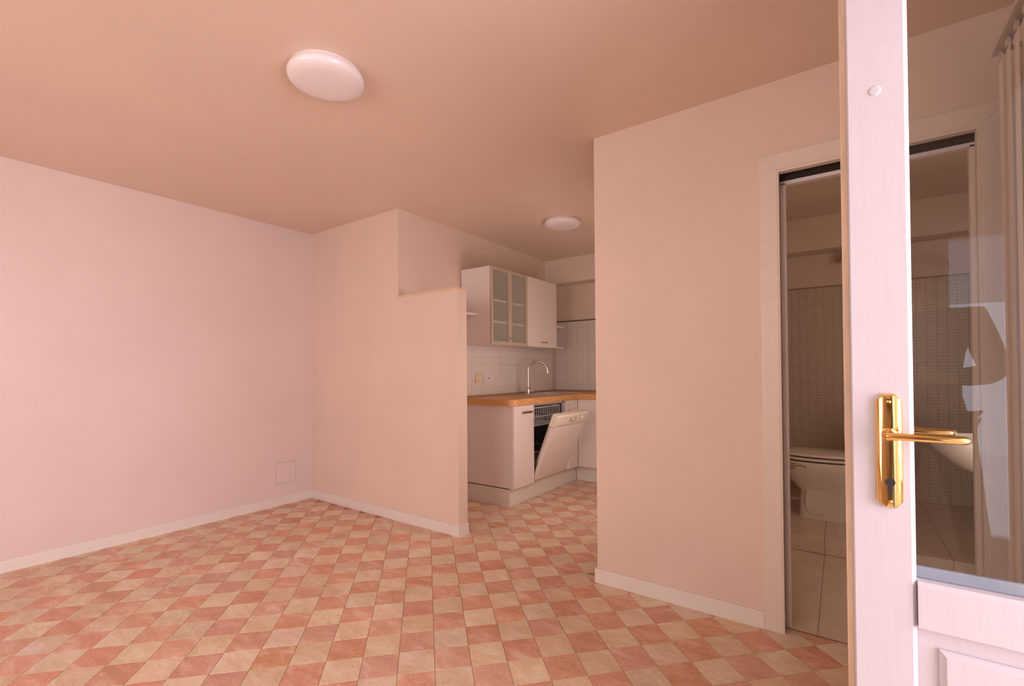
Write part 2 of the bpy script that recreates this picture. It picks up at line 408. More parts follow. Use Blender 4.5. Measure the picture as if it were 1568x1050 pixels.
# ------------------------------------------------------------------ kitchen wall tiles
kt = S('wall_kitchen_tiling', bx(XK, XK+.003, .74, YB, .93, 1.56), GROUT); kt['label'] = 'glossy white brick tiles on the kitchen wall behind sink'
def wtile_mesh(axis, w_, h_):
    bm = B()
    if axis == 'x': box(bm, 0, .005, .0007, w_-.0007, .0007, h_-.0007)
    else: box(bm, .0007, w_-.0007, -.005, 0, .0007, h_-.0007)
    bmesh.ops.bevel(bm, geom=[e for e in bm.edges], offset=.0008, segments=1, affect='EDGES')
    bmesh.ops.recalc_face_normals(bm, faces=bm.faces)
    me = bpy.data.meshes.new('tile'); bm.to_mesh(me); bm.free(); me.materials.append(WTILE); return me
TW, TH = .15, .075
mX = wtile_mesh('x', TW, TH); mY = wtile_mesh('y', TW, TH)
y = .74
while y < YB-.1:
    for k in range(8):
        o = bpy.data.objects.new('tile', mX); link(o, kt); o.location = (XK+.003, y, .94+k*TH)
    y += TW
kb = S('wall_kitchen_back_tiling', bx(XK, XR, YB-.003, YB, .93, 1.795), GROUT); kb['label'] = 'glossy white brick tiles on the far kitchen wall'
x = XK+.008
while x < XR-.1:
    for k in range(11):
        o = bpy.data.objects.new('tile', mY); link(o, kb); o.location = (x, YB-.003, .94+k*TH)
    x += TW
obj('edge_strip', bx(XK, XR, YB-.013, YB, 1.765+.0, 1.777), pmat('dark_edge_strip', (.16, .09, .06), .5), kb)

# ------------------------------------------------------------------ ceiling lamps
def lamp(c, label):
    t = empty('ceiling_lamp', (*c, HC)); tag(t, label, 'ceiling lamp')
    bm = B(); lathe(bm, [(0, 0), (.146, 0), (.146, -.016), (0, -.016)], (*c, HC), n=64); obj('base_plate', bm, WHITE, t, smooth=True)
    bm = B(); lathe(bm, [(0, -.014), (.152, -.014), (.156, -.018), (.158, -.028), (.155, -.040), (.143, -.050), (.11, -.057), (.06, -.060), (0, -.061)], (*c, HC), n=64)
    obj('diffuser', bm, LAMP, t, smooth=True)
lamp((2.275, -1.322), 'larger round opal ceiling lamp nearest the viewer above the empty floor')
lamp((2.125, 1.052), 'smaller-looking round opal ceiling lamp above the kitchen passage')

# ------------------------------------------------------------------ upper cabinets
XC = XK+.36; ZB, ZT = 1.42, 2.115
def carcass(bm, x0, x1, y0, y1, z0, z1, t=.016, front=True):
    box(bm, x0, x1, y0, y0+t, z0, z1); box(bm, x0, x1, y1-t, y1, z0, z1)
    box(bm, x0, x1, y0+t, y1-t, z0, z0+t); box(bm, x0, x1, y0+t, y1-t, z1-t, z1); box(bm, x0, x0+.006, y0+t, y1-t, z0+t, z1-t)
def knob(par, x, y, z, hor=True):
    bm = B(); tube(bm, [(x, y, z), (x+.016, y, z)], .004, 10)
    lathe(bm, [(0, .014), (.006, .014), (.009, .020), (.007, .026), (0, .027)], (x, y, z), 'x', 16)
    return obj('knob', bm, STEEL, par, smooth=True)
XF = XK+.009
ca = empty('wall_cabinet', (XK+.1, 1.03, ZB)); tag(ca, 'white wall cabinet with two frosted glass doors and shelves inside', 'cabinet')
bm = B(); carcass(bm, XF, XC-.02, .745, 1.325, ZB, ZT); obj('body', bm, WHITE, ca, bevel=.001)
obj('back_panel', bx(XF+.0065, XF+.009, .762, 1.308, ZB+.017, ZT-.017), pmat('shaded_back_panel', (.40, .36, .30), .6), ca)  # shade of the cabinet interior put into the panel colour
for z in (1.615, 1.81): obj('shelf', bx(XF+.01, XC-.028, .762, 1.308, z, z+.020), WHITE, ca)
for k, (a, b) in enumerate(((.747, 1.034), (1.037, 1.323))):
    f = .026
    bm = B(); box(bm, XC-.019, XC, a, a+f, ZB+.002, ZT-.002); box(bm, XC-.019, XC, b-f, b, ZB+.002, ZT-.002)
    box(bm, XC-.019, XC, a+f, b-f, ZB+.002, ZB+.002+f); box(bm, XC-.019, XC, a+f, b-f, ZT-.002-f, ZT-.002)
    d = obj('door', bm, FRAMEW, ca, bevel=.0015)
    obj('pane', bx(XC-.012, XC-.008, a+f-.004, b-f+.004, ZB+f-.002, ZT-f+.002), FROST, d)
    knob(d, XC, b-.013 if k == 0 else a+.013, ZB+.06)
cb = empty('wall_cabinet', (XK+.1, 1.61, ZB)); tag(cb, 'white wall cabinet with two plain doors right of the glass-doored one', 'cabinet')
bm = B(); carcass(bm, XF, XC-.02, 1.326, 1.90, ZB, ZT); obj('body', bm, WHITE, cb, bevel=.001)
for k, (a, b) in enumerate(((1.328, 1.612), (1.615, 1.899))):
    d = obj('door', bx(XC-.019, XC, a, b, ZB+.002, ZT-.002), WHITE2, cb, bevel=.002)
    y = b-.035 if k == 0 else a+.035
    bm = B(); tube(bm, [(XC, y, ZB+.05), (XC+.018, y, ZB+.05)], .004, 8); tube(bm, [(XC+.02, y-.022, ZB+.05), (XC+.02, y+.022, ZB+.05)], .006, 10)
    obj('knob', bm, STEEL, d, smooth=True)
# quarter-round end shelves
def qshelf(bm, cx, cy, rx, ry, z, t=.016, sgn=1):
    pts = [(cx, cy)] + [(cx+rx*math.cos(a)**.7, cy+sgn*ry*math.sin(a)**.7) for a in [PI/2*k/14 for k in range(15)]]
    prism(bm, pts, z, z+t)
es = empty('end_shelf_unit', (XK+.1, 1.95, ZB)); tag(es, 'quarter-round open shelves at the far end of the wall cabinets', 'shelf')
for z in (ZB, 1.65):
    bm = B(); qshelf(bm, XF, 1.902, .345, .36, z); obj('shelf', bm, WHITE, es, bevel=.001)
ls = empty('corner_shelf', (XK+.05, .7, 1.68)); tag(ls, 'small quarter-round shelf on the near side of the glass-doored cabinet', 'shelf')
bm = B(); qshelf(bm, XK+.0, .744, .205, .19, 1.682, .018, -1); obj('board', bm, WHITE, ls, bevel=.002)
bm = B(); box(bm, XK, XK+.012, .60, .73, 1.655, 1.682); obj('bracket', bm, WHITE, ls)

# ------------------------------------------------------------------ base units
X1 = 1.79; X0 = XK+.006; Z0, Z1 = .16, .876; YF = .77; YI = 1.955
pl = empty('plinth', (1.7, 1.4, 0)); tag(pl, 'cream plinth board running under all base units', 'plinth')
obj('plinth_end', bx(X0, 1.738, YF, YF+.016, 0, Z0-.010), PLINTH, pl, bevel=.001)
obj('plinth_front', bx(1.722, 1.738, YF+.016, 2.03, 0, Z0-.004), PLINTH, pl, bevel=.001)
obj('plinth_front', bx(1.745, XR-.02, 2.012, 2.03, 0, Z0-.004), PLINTH, pl, bevel=.001)
bc = empty('base_cabinet', (1.5, .93, Z0)); tag(bc, 'narrow white base cabinet at the near end, beside the open dishwasher', 'cabinet')
obj('side_panel', bx(X0, X1-.020, YF, YF+.018, Z0, Z1), WHITE, bc, bevel=.001)
bm = B(); carcass(bm, X0+.001, X1-.022, YF+.019, 1.092, Z0, Z1-.001); obj('body', bm, WHITE, bc)
d = obj('door', bx(X1-.019, X1, YF, 1.090, Z0, Z1-.004), WHITE2, bc, bevel=.0015)
obj('edge_band', bx(X1-.0195, X1+.0008, YF-.0008, YF+.001, Z0, Z1-.004), pmat('pale_edge_band', (.88, .84, .82), .3), d)
bm = B(); box(bm, X1, X1+.010, .905, .915, .806, .814); box(bm, X1, X1+.010, 1.03, 1.04, .806, .814); box(bm, X1+.010, X1+.016, .895, 1.05, .801, .819)
obj('handle', bm, pmat('aged_bronze', (.33, .22, .17), .35, .8), d, bevel=.002)
# dishwasher
Y0, Y1 = 1.098, 1.698
dw = empty('dishwasher', (1.5, 1.4, Z0)); tag(dw, 'cream dishwasher built under the worktop with its door hanging half open', 'dishwasher')
bm = B(); carcass(bm, X0+.001, X1-.04, Y0, Y1, Z0, Z1-.003, .03); obj('tub', bm, pmat('dark_steel_tub', (.20, .18, .17), .35, .6), dw)
bm = B(); box(bm, X1-.04, X1-.025, Y1-.035, Y1, Z0, Z1-.003); box(bm, X1-.04, X1-.025, Y0, Y0+.012, Z0, Z1-.003); box(bm, X1-.04, X1-.025, Y0, Y1, Z1-.022, Z1-.003)
obj('tub_rim', bm, STEEL, dw, bevel=.002)
def rack(z, h_, x1, name):
    bm = B(); ya, yb, xa = Y0+.045, Y1-.045, X0+.06
    for zz in (z, z+h_*.5, z+h_): tube(bm, [(xa, ya, zz), (x1, ya, zz), (x1, yb, zz), (xa, yb, zz)], .0028 if zz < z+h_ else .004, 6, closed=True)
    n = 15
    for k in range(n+1):
        yy = ya+(yb-ya)*k/n
        tube(bm, [(xa, yy, z), (x1, yy, z)], .002, 5); tube(bm, [(x1, yy, z), (x1, yy, z+h_)], .0026, 5)
        for xx in (x1-.10, x1-.2, x1-.30): tube(bm, [(xx, yy, z), (xx-.01, yy, z+.07)], .002, 5)
    for k in range(9):
        xx = xa+(x1-xa)*k/8; tube(bm, [(xx, ya, z), (xx, yb, z)], .002, 5); tube(bm, [(xx, ya, z), (xx, ya, z+h_)], .002, 5)
    return obj(name, bm, WIRE, dw, smooth=True)
rack(.66, .17, X1-.05, 'dish_rack'); rack(.25, .16, X1-.07, 'dish_rack')
obj('spray_arm', bx(1.42, 1.47, Y0+.1, Y1-.1, .52, .535), BLACK, dw, bevel=.004)
th = R(21.8); L_ = .665
def dpt(a, bb):   # a along the door up from the hinge, bb outward from its face
    return (X1-.022+a*math.sin(th)+bb*math.cos(th), .166+a*math.cos(th)-bb*math.sin(th))
def dbox(bm, a0, a1, b0, b1, y0, y1):
    prism(bm, [dpt(a0, b0), dpt(a1, b0), dpt(a1, b1), dpt(a0, b1)], y0, y1, 'y')
bm = B(); dbox(bm, .02, .545, -.012, .022, Y0, Y1); dd = obj('door', bm, WHITE2, dw, bevel=.003)
bm = B(); dbox(bm, .03, .64, -.045, -.013, Y0+.02, Y1-.02); obj('inner_lining', bm, STEEL, dd, bevel=.006)
bm = B(); prism(bm, [dpt(.548, -.03), dpt(L_, -.03), dpt(L_+.003, .022), dpt(L_-.012, .034), dpt(.575, .030), dpt(.548, .022)], Y0, Y1, 'y'); cp = obj('control_panel', bm, CREAMPL, dd, bevel=.004)
bm = B(); dbox(bm, .585, .630, .026, .0335, Y0+.24, Y0+.38); obj('handle_recess', bm, pmat('worn_print_grey', (.52, .44, .38), .5), dd, bevel=.003)
def dknob(y, r, a=.612):
    x, z = dpt(a, .03); bm = B(); ax = Vector((math.cos(th), 0, -math.sin(th)))
    tube(bm, [Vector((x, y, z)), Vector((x, y, z))+ax*.013, Vector((x, y, z))+ax*.018], [r, r*.95, r*.7], 20); obj('knob', bm, WHITE, dd, smooth=True)
dknob(Y0+.49, .019); dknob(Y0+.305, .011)
for k in range(3):
    x, z = dpt(.612, .029); bm = B(); ax = Vector((math.cos(th), 0, -math.sin(th)))
    tube(bm, [Vector((x, Y0+.40+k*.018, z)), Vector((x, Y0+.40+k*.018, z))+ax*.006], .005, 10); obj('button', bm, WHITE, dd)
bm = B(); prism(bm, [(X1-.03, .17), (X1+.035, .19), (X1+.06, .30), (X1+.03, .31), (X1-.03, .24)], Y1-.016, Y1-.004, 'y'); obj('hinge_arm', bm, WHITE, dw, bevel=.002)
# corner filler unit and back run
cc = empty('base_cabinet', (1.5, 1.85, Z0)); tag(cc, 'white corner base cabinet right of the dishwasher with a slim upright handle', 'cabinet')
bm = B(); carcass(bm, X0+.001, X1-.022, 1.70, YB-.01, Z0, Z1-.16); obj('body', bm, WHITE, cc)
obj('top_rail', bx(X1-.04, X1-.022, 1.70, YI, Z1-.16, Z1-.004), WHITE, cc)
d = obj('door', bx(X1-.019, X1, 1.702, YI-.002, Z0, Z1-.004), WHITE2, cc, bevel=.0015)
bm = B(); tube(bm, [(X1, 1.745, .845), (X1+.022, 1.745, .845), (X1+.022, 1.745, .765), (X1, 1.745, .765)], .005, 8); obj('handle', bm, CREAMPL, d, smooth=True)
cr_ = empty('base_cabinet', (2.3, 2.2, Z0)); tag(cr_, 'white base cabinet against the far wall, partly behind the peach wall', 'cabinet')
bm = B(); carcass(bm, X1+.002, XR-.02, YI+.04, YB-.01, Z0, Z1-.004); 
obj('body', bx(X1+.002, XR-.02, YI+.021, YB-.01, Z0, Z1-.002), WHITE, cr_)
for a, b in ((X1+.002, X1+.40), (X1+.403, X1+.80), (X1+.803, XR-.02)):
    d = obj('door', bx(a, b-.003, YI, YI+.019, Z0, Z1-.004), WHITE2, cr_, bevel=.0015)
    bm = B(); tube(bm, [(b-.05, YI, .80), (b-.05, YI-.022, .80), (b-.05, YI-.022, .72), (b-.05, YI, .72)], .005, 8); obj('handle', bm, CREAMPL, d, smooth=True)
# worktop
wt = empty('worktop', (1.5, 1.5, Z1)); tag(wt, 'L-shaped beech worktop over the base units with rounded near corner', 'worktop')
zt = .930; XT = 1.806; YT = .742
rc = .07
pts = [(X0, YT)] + [(XT-rc+rc*math.sin(a), YT+rc-rc*math.cos(a)) for a in [PI/2*k/10 for k in range(11)]] + [(XT, 1.74), (X0, 1.74)]
bm = B(); prism(bm, pts, Z1, zt); 
SX0, SX1, SY0, SY1 = 1.36, 1.72, 1.76, 2.12
for a in ((X0, XT, 1.74, SY0), (X0, SX0, SY0, SY1), (SX1, XT, SY0, YI-.02), (SX1, XT, YI-.02, SY1)):
    box(bm, *a, Z1, zt)
box(bm, X0, XT, SY1, YB-.004, Z1, zt); box(bm, XT, XR-.014, YI-.022, YB-.004, Z1, zt)
bmesh.ops.remove_doubles(bm, verts=bm.verts, dist=1e-5)
obj('board', bm, WOOD, wt)
bm = B(); box(bm, X0+.003, X0+.02, YT+.01, YB-.03, zt, zt+.018); box(bm, X0+.02, XR-.02, YB-.03, YB-.012, zt, zt+.018)
obj('upstand', bm, pmat('dark_wood_upstand', (.42, .26, .18), .5), wt)
# sink and mixer
sk = empty('sink', (1.5, 1.9, zt)); tag(sk, 'stainless steel inset sink in the corner of the beech worktop', 'sink')
bm = B(); z = zt+.003
box(bm, SX0-.03, SX1+.03, 1.42, SY0, zt, z); box(bm, SX0-.03, SX0, SY0, SY1, zt, z); box(bm, SX1, SX1+.03, SY0, SY1, zt, z); box(bm, SX0-.03, SX1+.03, SY1, SY1+.03, zt, z)
for k in range(7): tube(bm, [(SX0+.02+.05*k, 1.47, z), (SX0+.02+.05*k, 1.70, z)], .003, 6)
tube(bm, [(SX0-.028, 1.422, z), (SX1+.028, 1.422, z), (SX1+.028, SY1+.028, z), (SX0-.028, SY1+.028, z)], .004, 6, closed=True)
obj('rim', bm, STEEL, sk)
bm = B()
loft(bm, [[(SX0, SY0, z), (SX1, SY0, z), (SX1, SY1, z), (SX0, SY1, z)], [(SX0+.02, SY0+.02, zt-.15), (SX1-.02, SY0+.02, zt-.15), (SX1-.02, SY1-.02, zt-.15), (SX0+.02, SY1-.02, zt-.15)]], cap0=False)
obj('bowl', bm, STEEL, sk)
fa = empty('mixer_tap', (1.395, 1.60, zt)); tag(fa, 'chrome swan-neck kitchen tap rising behind the sink', 'tap')
fx, fy = 1.395, 1.60; zf = zt+.003
bm = B(); lathe(bm, [(0, 0), (.026, 0), (.026, .006), (.020, .012), (.020, .065), (.014, .075), (0, .076)], (fx, fy, zf), 'z', 24); obj('body', bm, CHROME, fa, smooth=True)
rad = .095; top = 1.18-zf
pts = [(fx, fy, zf+.07), (fx, fy, zf+.16)] + [(fx+rad-rad*math.cos(a), fy+.4*(rad-rad*math.cos(a)), zf+top+rad*math.sin(a)) for a in [PI*.93*k/18 for k in range(19)]]
ex = pts[-1]; pts.append((ex[0]+.006, ex[1], ex[2]-.03))
bm = B(); tube(bm, pts, .0112, 14); obj('spout', bm, CHROME, fa, smooth=True)
bm = B(); tube(bm, [(ex[0]+.005, ex[1], ex[2]-.028), (ex[0]+.007, ex[1], ex[2]-.05)], .012, 14); obj('nozzle', bm, CHROME, fa, smooth=True)
bm = B(); tube(bm, [(fx+.01, fy, zf+.035), (fx+.045, fy+.03, zf+.035)], .013, 14); tube(bm, [(fx+.04, fy+.025, zf+.04), (fx+.05, fy+.035, zf+.095)], .005, 8); obj('lever', bm, CHROME, fa, smooth=True)
# sockets over the worktop
so = empty('socket', (XK+.008, .985, 1.11)); tag(so, 'ivory double socket plate on the white kitchen tiles, left one', 'socket')
obj('plate', bx(XK+.008, XK+.019, .935, 1.035, 1.065, 1.155), IVORY, so, bevel=.003)
for dy in (-.02, .02): obj('insert', bx(XK+.019, XK+.021, .985+dy-.016, .985+dy+.016, 1.085, 1.135), CREAMPL, so, bevel=.001)
so = empty('socket', (XK+.008, 1.13, 1.11)); tag(so, 'white round-holed outlet plate right of the ivory socket', 'socket')
obj('plate', bx(XK+.008, XK+.017, 1.065, 1.215, 1.062, 1.152), WHITE, so, bevel=.003)
bm = B(); tube(bm, [(XK+.016, 1.14, 1.107), (XK+.019, 1.14, 1.107)], .008, 14); obj('hole', bm, BLACK, so)

# ------------------------------------------------------------------ bathroom fittings
def ell(cx, cy, rx, ry, z, n=40, sq=0):
    r = []
    for k in range(n):
        a = 2*PI*k/n; c, s = math.cos(a), math.sin(a); p = 2/(2+sq)
        r.append((cx+rx*math.copysign(abs(c)**p, c), cy+ry*math.copysign(abs(s)**p, s), z))
    return r
TYc = 1.60; zb = .1
to = empty('toilet', (4.0, TYc, zb)); tag(to, 'white ceramic toilet standing sideways on the raised bathroom step, lid closed', 'toilet')
bm = B()
loft(bm, [ell(3.975, TYc, .155, .115, zb, sq=3), ell(3.975, TYc, .152, .112, zb+.03, sq=3), ell(3.975, TYc, .148, .105, zb+.12, sq=2.5), ell(3.985, TYc, .155, .11, zb+.19, sq=2),
          ell(3.975, TYc, .20, .14, zb+.25, sq=1.2), ell(3.965, TYc, .245, .165, zb+.31, sq=.8), ell(3.96, TYc, .268, .182, zb+.355, sq=.6), ell(3.96, TYc, .275, .188, zb+.375, sq=.6), ell(3.96, TYc, .275, .188, zb+.405, sq=.6), ell(3.96, TYc, .265, .18, zb+.412, sq=.6)])
obj('bowl', bm, CERAM, to, smooth=True)
bm = B(); prism(bm, [(3.895, zb+.03), (3.985, zb+.03), (3.985, zb+.215), (3.875, zb+.215), (3.862, zb+.13), (3.87, zb+.06)], TYc-.116, TYc-.10, 'y'); obj('foot_relief', bm, CERAM, to, bevel=.006)
bm = B(); loft(bm, [ell(3.96, TYc, .262, .18, zb+.424, sq=.5), ell(3.96, TYc, .270, .187, zb+.424, sq=.5), ell(3.96, TYc, .270, .187, zb+.438, sq=.5), ell(3.96, TYc, .262, .18, zb+.442, sq=.5)]); obj('seat', bm, CERAM, to, smooth=True)
bm = B(); loft(bm, [ell(3.96, TYc, .262, .18, zb+.450, sq=.5), ell(3.96, TYc, .272, .189, zb+.455, sq=.5), ell(3.96, TYc, .268, .186, zb+.470, sq=.5), ell(3.96, TYc, .20, .13, zb+.480, sq=.5)]); obj('lid', bm, CERAM, to, smooth=True)
bm = B(); loft(bm, [ell(3.96, TYc, .255, .172, zb+.41, sq=.5), ell(3.96, TYc, .255, .172, zb+.452, sq=.5)]); obj('seat_gap_shade', bm, BLACK, to)  # black core stands in for the shade in the gaps round the seat
cis = empty('cistern', (4.3, TYc, zb)); tag(cis, 'white ceramic cistern at the rear end of the toilet', 'cistern')
obj('tank', bx(4.245, 4.40, TYc-.17, TYc+.17, zb+.30, zb+.78), CERAM, cis, bevel=.02, seg=3); obj('tank_lid', bx(4.24, 4.405, TYc-.175, TYc+.175, zb+.78, zb+.81), CERAM, cis, bevel=.008)
obj('foot', bx(4.25, 4.37, TYc-.08, TYc+.08, zb, zb+.30), CERAM, cis, bevel=.02)
pp = empty('water_pipe', (3.7, 1.5, .2)); tag(pp, 'thin chrome water pipe running to the foot of the toilet', 'pipe')
bm = B(); tube(bm, [(XBL, 1.56, .215), (3.79, 1.56, .215), (3.822, 1.56, .215)], .009, 12); obj('pipe_run', bm, CHROME, pp, smooth=True)
bm = B(); tube(bm, [(3.805, 1.56, .215), (3.826, 1.56, .215)], .016, 12); obj('collar', bm, STEEL, pp, smooth=True)
tp = empty('bath_tap', (XBL, 1.28, .5)); tag(tp, 'chrome lever tap reaching past the door edge above the toilet front', 'tap')
bm = B(); lathe(bm, [(0, 0), (.03, 0), (.028, .012), (0, .012)], (XBL, 1.28, .505), 'x', 24); obj('flange', bm, CHROME, tp, smooth=True)
bm = B(); tube(bm, [(XBL+.01, 1.28, .505), (3.80, 1.28, .505)], .011, 12); tube(bm, [(3.75, 1.28, .505), (3.82, 1.28, .505)], .022, 16); obj('body', bm, CHROME, tp, smooth=True)
bm = B(); tube(bm, [(3.81, 1.275, .512), (3.85, 1.262, .516), (3.875, 1.255, .512), (3.892, 1.25, .498)], [.010, .008, .007, .006], 10); obj('lever', bm, CHROME, tp, smooth=True)
sh = empty('shower_head', (4.1, YB, 2.1)); tag(sh, 'round chrome shower head high on the far bathroom wall', 'shower')
bm = B(); tube(bm, [(4.12, YB-.006, 2.20), (4.12, 2.42, 2.21), (4.115, 2.36, 2.19), (4.11, 2.33, 2.14)], .010, 12); obj('arm', bm, CHROME, sh, smooth=True)
bm = B(); lathe(bm, [(0, .03), (.014, .03), (.02, .0), (.05, -.03), (.055, -.045), (0, -.05)], (4.108, 2.32, 2.12), 'z', 28); obj('head', bm, CHROME, sh, smooth=True)
# wash basin seen through the glass leaf
ba = empty('wash_basin', (4.72, .5, .7)); tag(ba, 'white wall-hung wash basin seen through the glass door', 'wash basin')
bm = B()
def bas(x0, ry, z, n=32):
    r = []
    for k in range(n):
        a = 2*PI*k/n; c, s = math.cos(a), math.sin(a)
        X = 4.76+((4.76-x0)*c if c < 0 else .178*c); r.append((min(X, XBR-.018), .5+ry*math.copysign(abs(s)**.8, s), z))
    return r
loft(bm, [bas(4.66, .08, .66), bas(4.60, .12, .68), bas(4.51, .19, .73), bas(4.45, .24, .79), bas(4.43, .26, .83), bas(4.43, .26, .85), bas(4.46, .235, .852), bas(4.50, .20, .80), bas(4.6, .12, .75)])
obj('bowl', bm, CERAM, ba, smooth=True)
bm = B(); tube(bm, [(4.80, .5, .66), (4.80, .5, .56), (4.85, .5, .52), (4.944, .5, .52)], .016, 12); obj('trap', bm, CHROME, ba, smooth=True)
bm = B(); tube(bm, [(4.89, .5, .84), (4.89, .5, .95), (4.80, .5, .96), (4.78, .5, .93)], .010, 12); obj('tap', bm, CHROME, ba, smooth=True)

# ------------------------------------------------------------------ glazed leaf beside the camera
LY = -1.30; LT = .045; LX0, LX1 = 4.106, 4.600; SX = 4.206; ZL0, ZL1 = .012, 2.16
d2 = empty('door_2', (4.6, LY, 0)); d2['kind'] = 'structure'; d2['label'] = 'white painted glazed door leaf standing open beside the viewer'
c = .007
def stile(xa, xb, chl, chr_):
    bm = B(); prism(bm, [(xa, LY+LT)] + ([(xa, LY+chl), (xa+chl, LY)] if chl else [(xa, LY)]) + ([(xb-chr_, LY), (xb, LY+chr_)] if chr_ else [(xb, LY)]) + [(xb, LY+LT)], ZL0, ZL1)
    return bm
obj('stile', stile(LX0, SX, .003, c), LEAF, d2)
obj('stile', stile(4.50, LX1, c, .003), LEAF, d2)
obj('rebate_lip', bx(4.0945, LX0, LY+.018, LY+LT, ZL0, ZL1), RAWW, d2, bevel=.001)['label'] = 'bare pine edge of the closing stile'
obj('lock_plate', bx(4.0935, 4.0950, LY+.022, LY+LT-.004, 1.03, 1.075), pmat('dull_brass', (.5, .3, .14), .4, .7), d2)
def rail(za, zb_, y0=LY-.004):
    bm = B(); prism(bm, [(LY+LT, za), (y0+.002, za), (y0, za+.002), (y0, zb_-c), (y0+c, zb_), (LY+LT, zb_)], SX+.001, 4.499, 'x'); return bm
obj('rail', rail(.672, .762), LEAF, d2)
obj('rail', rail(2.05, ZL1), LEAF, d2)
obj('rail', rail(ZL0, .14, LY), LEAF, d2)
bm = B(); box(bm, SX, 4.50, LY+.016, LY+LT-.010, .14, .672); obj('panel', bm, LEAF, d2)
def rpan():
    x0, x1, z0, z1 = 4.238, 4.468, .17, .636
    bm = B(); f = .010
    loft(bm, [[(x0, LY+.016, z0), (x1, LY+.016, z0), (x1, LY+.016, z1), (x0, LY+.016, z1)], [(x0, LY+.012, z0), (x1, LY+.012, z0), (x1, LY+.012, z1), (x0, LY+.012, z1)],
              [(x0+f, LY+.004, z0+f), (x1-f, LY+.004, z0+f), (x1-f, LY+.004, z1-f), (x0+f, LY+.004, z1-f)]], cap0=False)
    return bm
obj('raised_panel', rpan(), LEAF, d2)
obj('pane', bx(SX-.006, 4.506, LY+.020, LY+.024, .756, 2.056), GLASS, d2)
BEAD = pmat('grey_blue_bead', (.50, .56, .66), .35)
bm = B(); box(bm, SX, 4.50, LY+.0245, LY+.034, .762, .785); box(bm, SX, 4.50, LY+.0245, LY+.034, 2.03, 2.05)
obj('glazing_bead', bm, BEAD, d2, bevel=.002)
bm = B(); lathe(bm, [(0, -.0022), (.0085, -.0018), (.0105, -.0006), (.0112, .0)], (4.153, LY, 1.748), 'y', 9); obj('wood_plug', bm, LEAF, d2)
# brass handle
PX, PZ0, PZ1 = 4.1665, .900, 1.129
hn = None
def plate(y, s):
    bm = B(); w_ = .0215
    def ring(wd, inset, yy):
        r = []; ch = wd*.72
        for (px_, pz_) in ((-wd, PZ0+ch), (-wd*.45, PZ0+inset), (wd*.45, PZ0+inset), (wd, PZ0+ch), (wd, PZ1-ch), (wd*.45, PZ1-inset), (-wd*.45, PZ1-inset), (-wd, PZ1-ch)):
            r.append((PX+px_, yy, pz_))
        return r
    loft(bm, [ring(w_, 0, y), ring(w_, 0, y-s*.003), ring(w_*.95, .001, y-s*.006), ring(w_*.80, .004, y-s*.0095), ring(w_*.55, .008, y-s*.0115), ring(w_*.25, .012, y-s*.012)], cap0=False)
    return bm
for side, y, s in (('front', LY, 1), ('back', LY+LT, -1)):
    hd = obj('door_handle', plate(y, s), BRASS, d2, smooth=True)
    hd['label'] = 'polished brass handle plate with U-shaped lever' if s == 1 else 'brass handle plate on the far face'
    bm = B(); lathe(bm, [(0, -.010*s), (.013, -.010*s), (.013, -.016*s), (.009, -.020*s), (.0085, -.048*s), (0, -.048*s)], (PX, y, 1.048), 'y', 24); obj('neck', bm, BRASS, hd, smooth=True)
    yy = y-s*.046; rr = .0055; xe = 4.276
    pts = [(PX-.006, yy, 1.048), (PX+.02, yy-s*.004, 1.0485), (xe-.012, yy-s*.006, 1.0475)]
    pts += [(xe-.012+.010*math.sin(a), yy-s*.006+s*(.010-.010*math.cos(a)), 1.0475) for a in [PI*k/8 for k in range(1, 9)]]
    pts += [(PX+.045, yy+s*.014, 1.0480)]
    bm = B(); tube(bm, pts, [.0080, .0076]+[.0066]*(len(pts)-2), 14); obj('lever', bm, BRASS, hd, smooth=True)
    if s == 1:
        bm = B(); tube(bm, [(PX, y-.0118, .953), (PX, y-.0135, .953)], .0085, 20); obj('keyhole', bm, BLACK, hd)
        bm = B(); box(bm, PX-.004, PX+.004, y-.0134, y-.0118, .930, .950); obj('keyhole', bm, BLACK, hd)
        for zz in (1.113, .914):
            bm = B(); lathe(bm, [(0, -.0135), (.003, -.013), (.004, -.0115)], (PX, y, zz), 'y', 12); obj('screw', bm, BRASS, hd)

# ------------------------------------------------------------------ vertical blind on the right wall, beyond the leaf
vb = empty('vertical_blind', (4.55, -.6, 2.27)); tag(vb, 'cream vertical blind hanging on the right wall, seen through the glass door', 'blind')
obj('head_rail', bx(4.53, 4.57, -1.22, -.205, 2.266, 2.280), RAILM, vb, bevel=.002)
for yb_ in (-.23, -1.0): obj('wall_bracket', bx(4.57, XW, yb_, yb_+.02, 2.27, 2.283), RAILM, vb)
yv = -.235
vm = None; cl = None
while yv > -1.18:
    if vm is None:
        bm = B(); n = 5; a = R(6)
        ring = lambda z: [(.004*math.sin(PI*t/n)+(t/n-.5)*.092*math.sin(a), (t/n-.5)*.092*math.cos(a), z) for t in range(n+1)] + [(.0012+.004*math.sin(PI*t/n)+(t/n-.5)*.092*math.sin(a), (t/n-.5)*.092*math.cos(a), z) for t in range(n, -1, -1)]
        loft(bm, [ring(-2.19), ring(0)]); bmesh.ops.recalc_face_normals(bm, faces=bm.faces)
        vm = bpy.data.meshes.new('vane'); bm.to_mesh(vm); bm.free(); vm.materials.append(VANE)
        bm = B(); box(bm, -.004, .004, -.009, .009, -.004, .018); box(bm, -.002, .002, -.003, .003, .012, .034); cl = bpy.data.meshes.new('hook'); bm.to_mesh(cl); bm.free(); cl.materials.append(RAILM)
    o = bpy.data.objects.new('vane', vm); link(o, vb); o.location = (0, yv+.6, -.03)
    o2 = bpy.data.objects.new('hook', cl); link(o2, o); o2.location = (0, 0, 0)
    yv -= .088

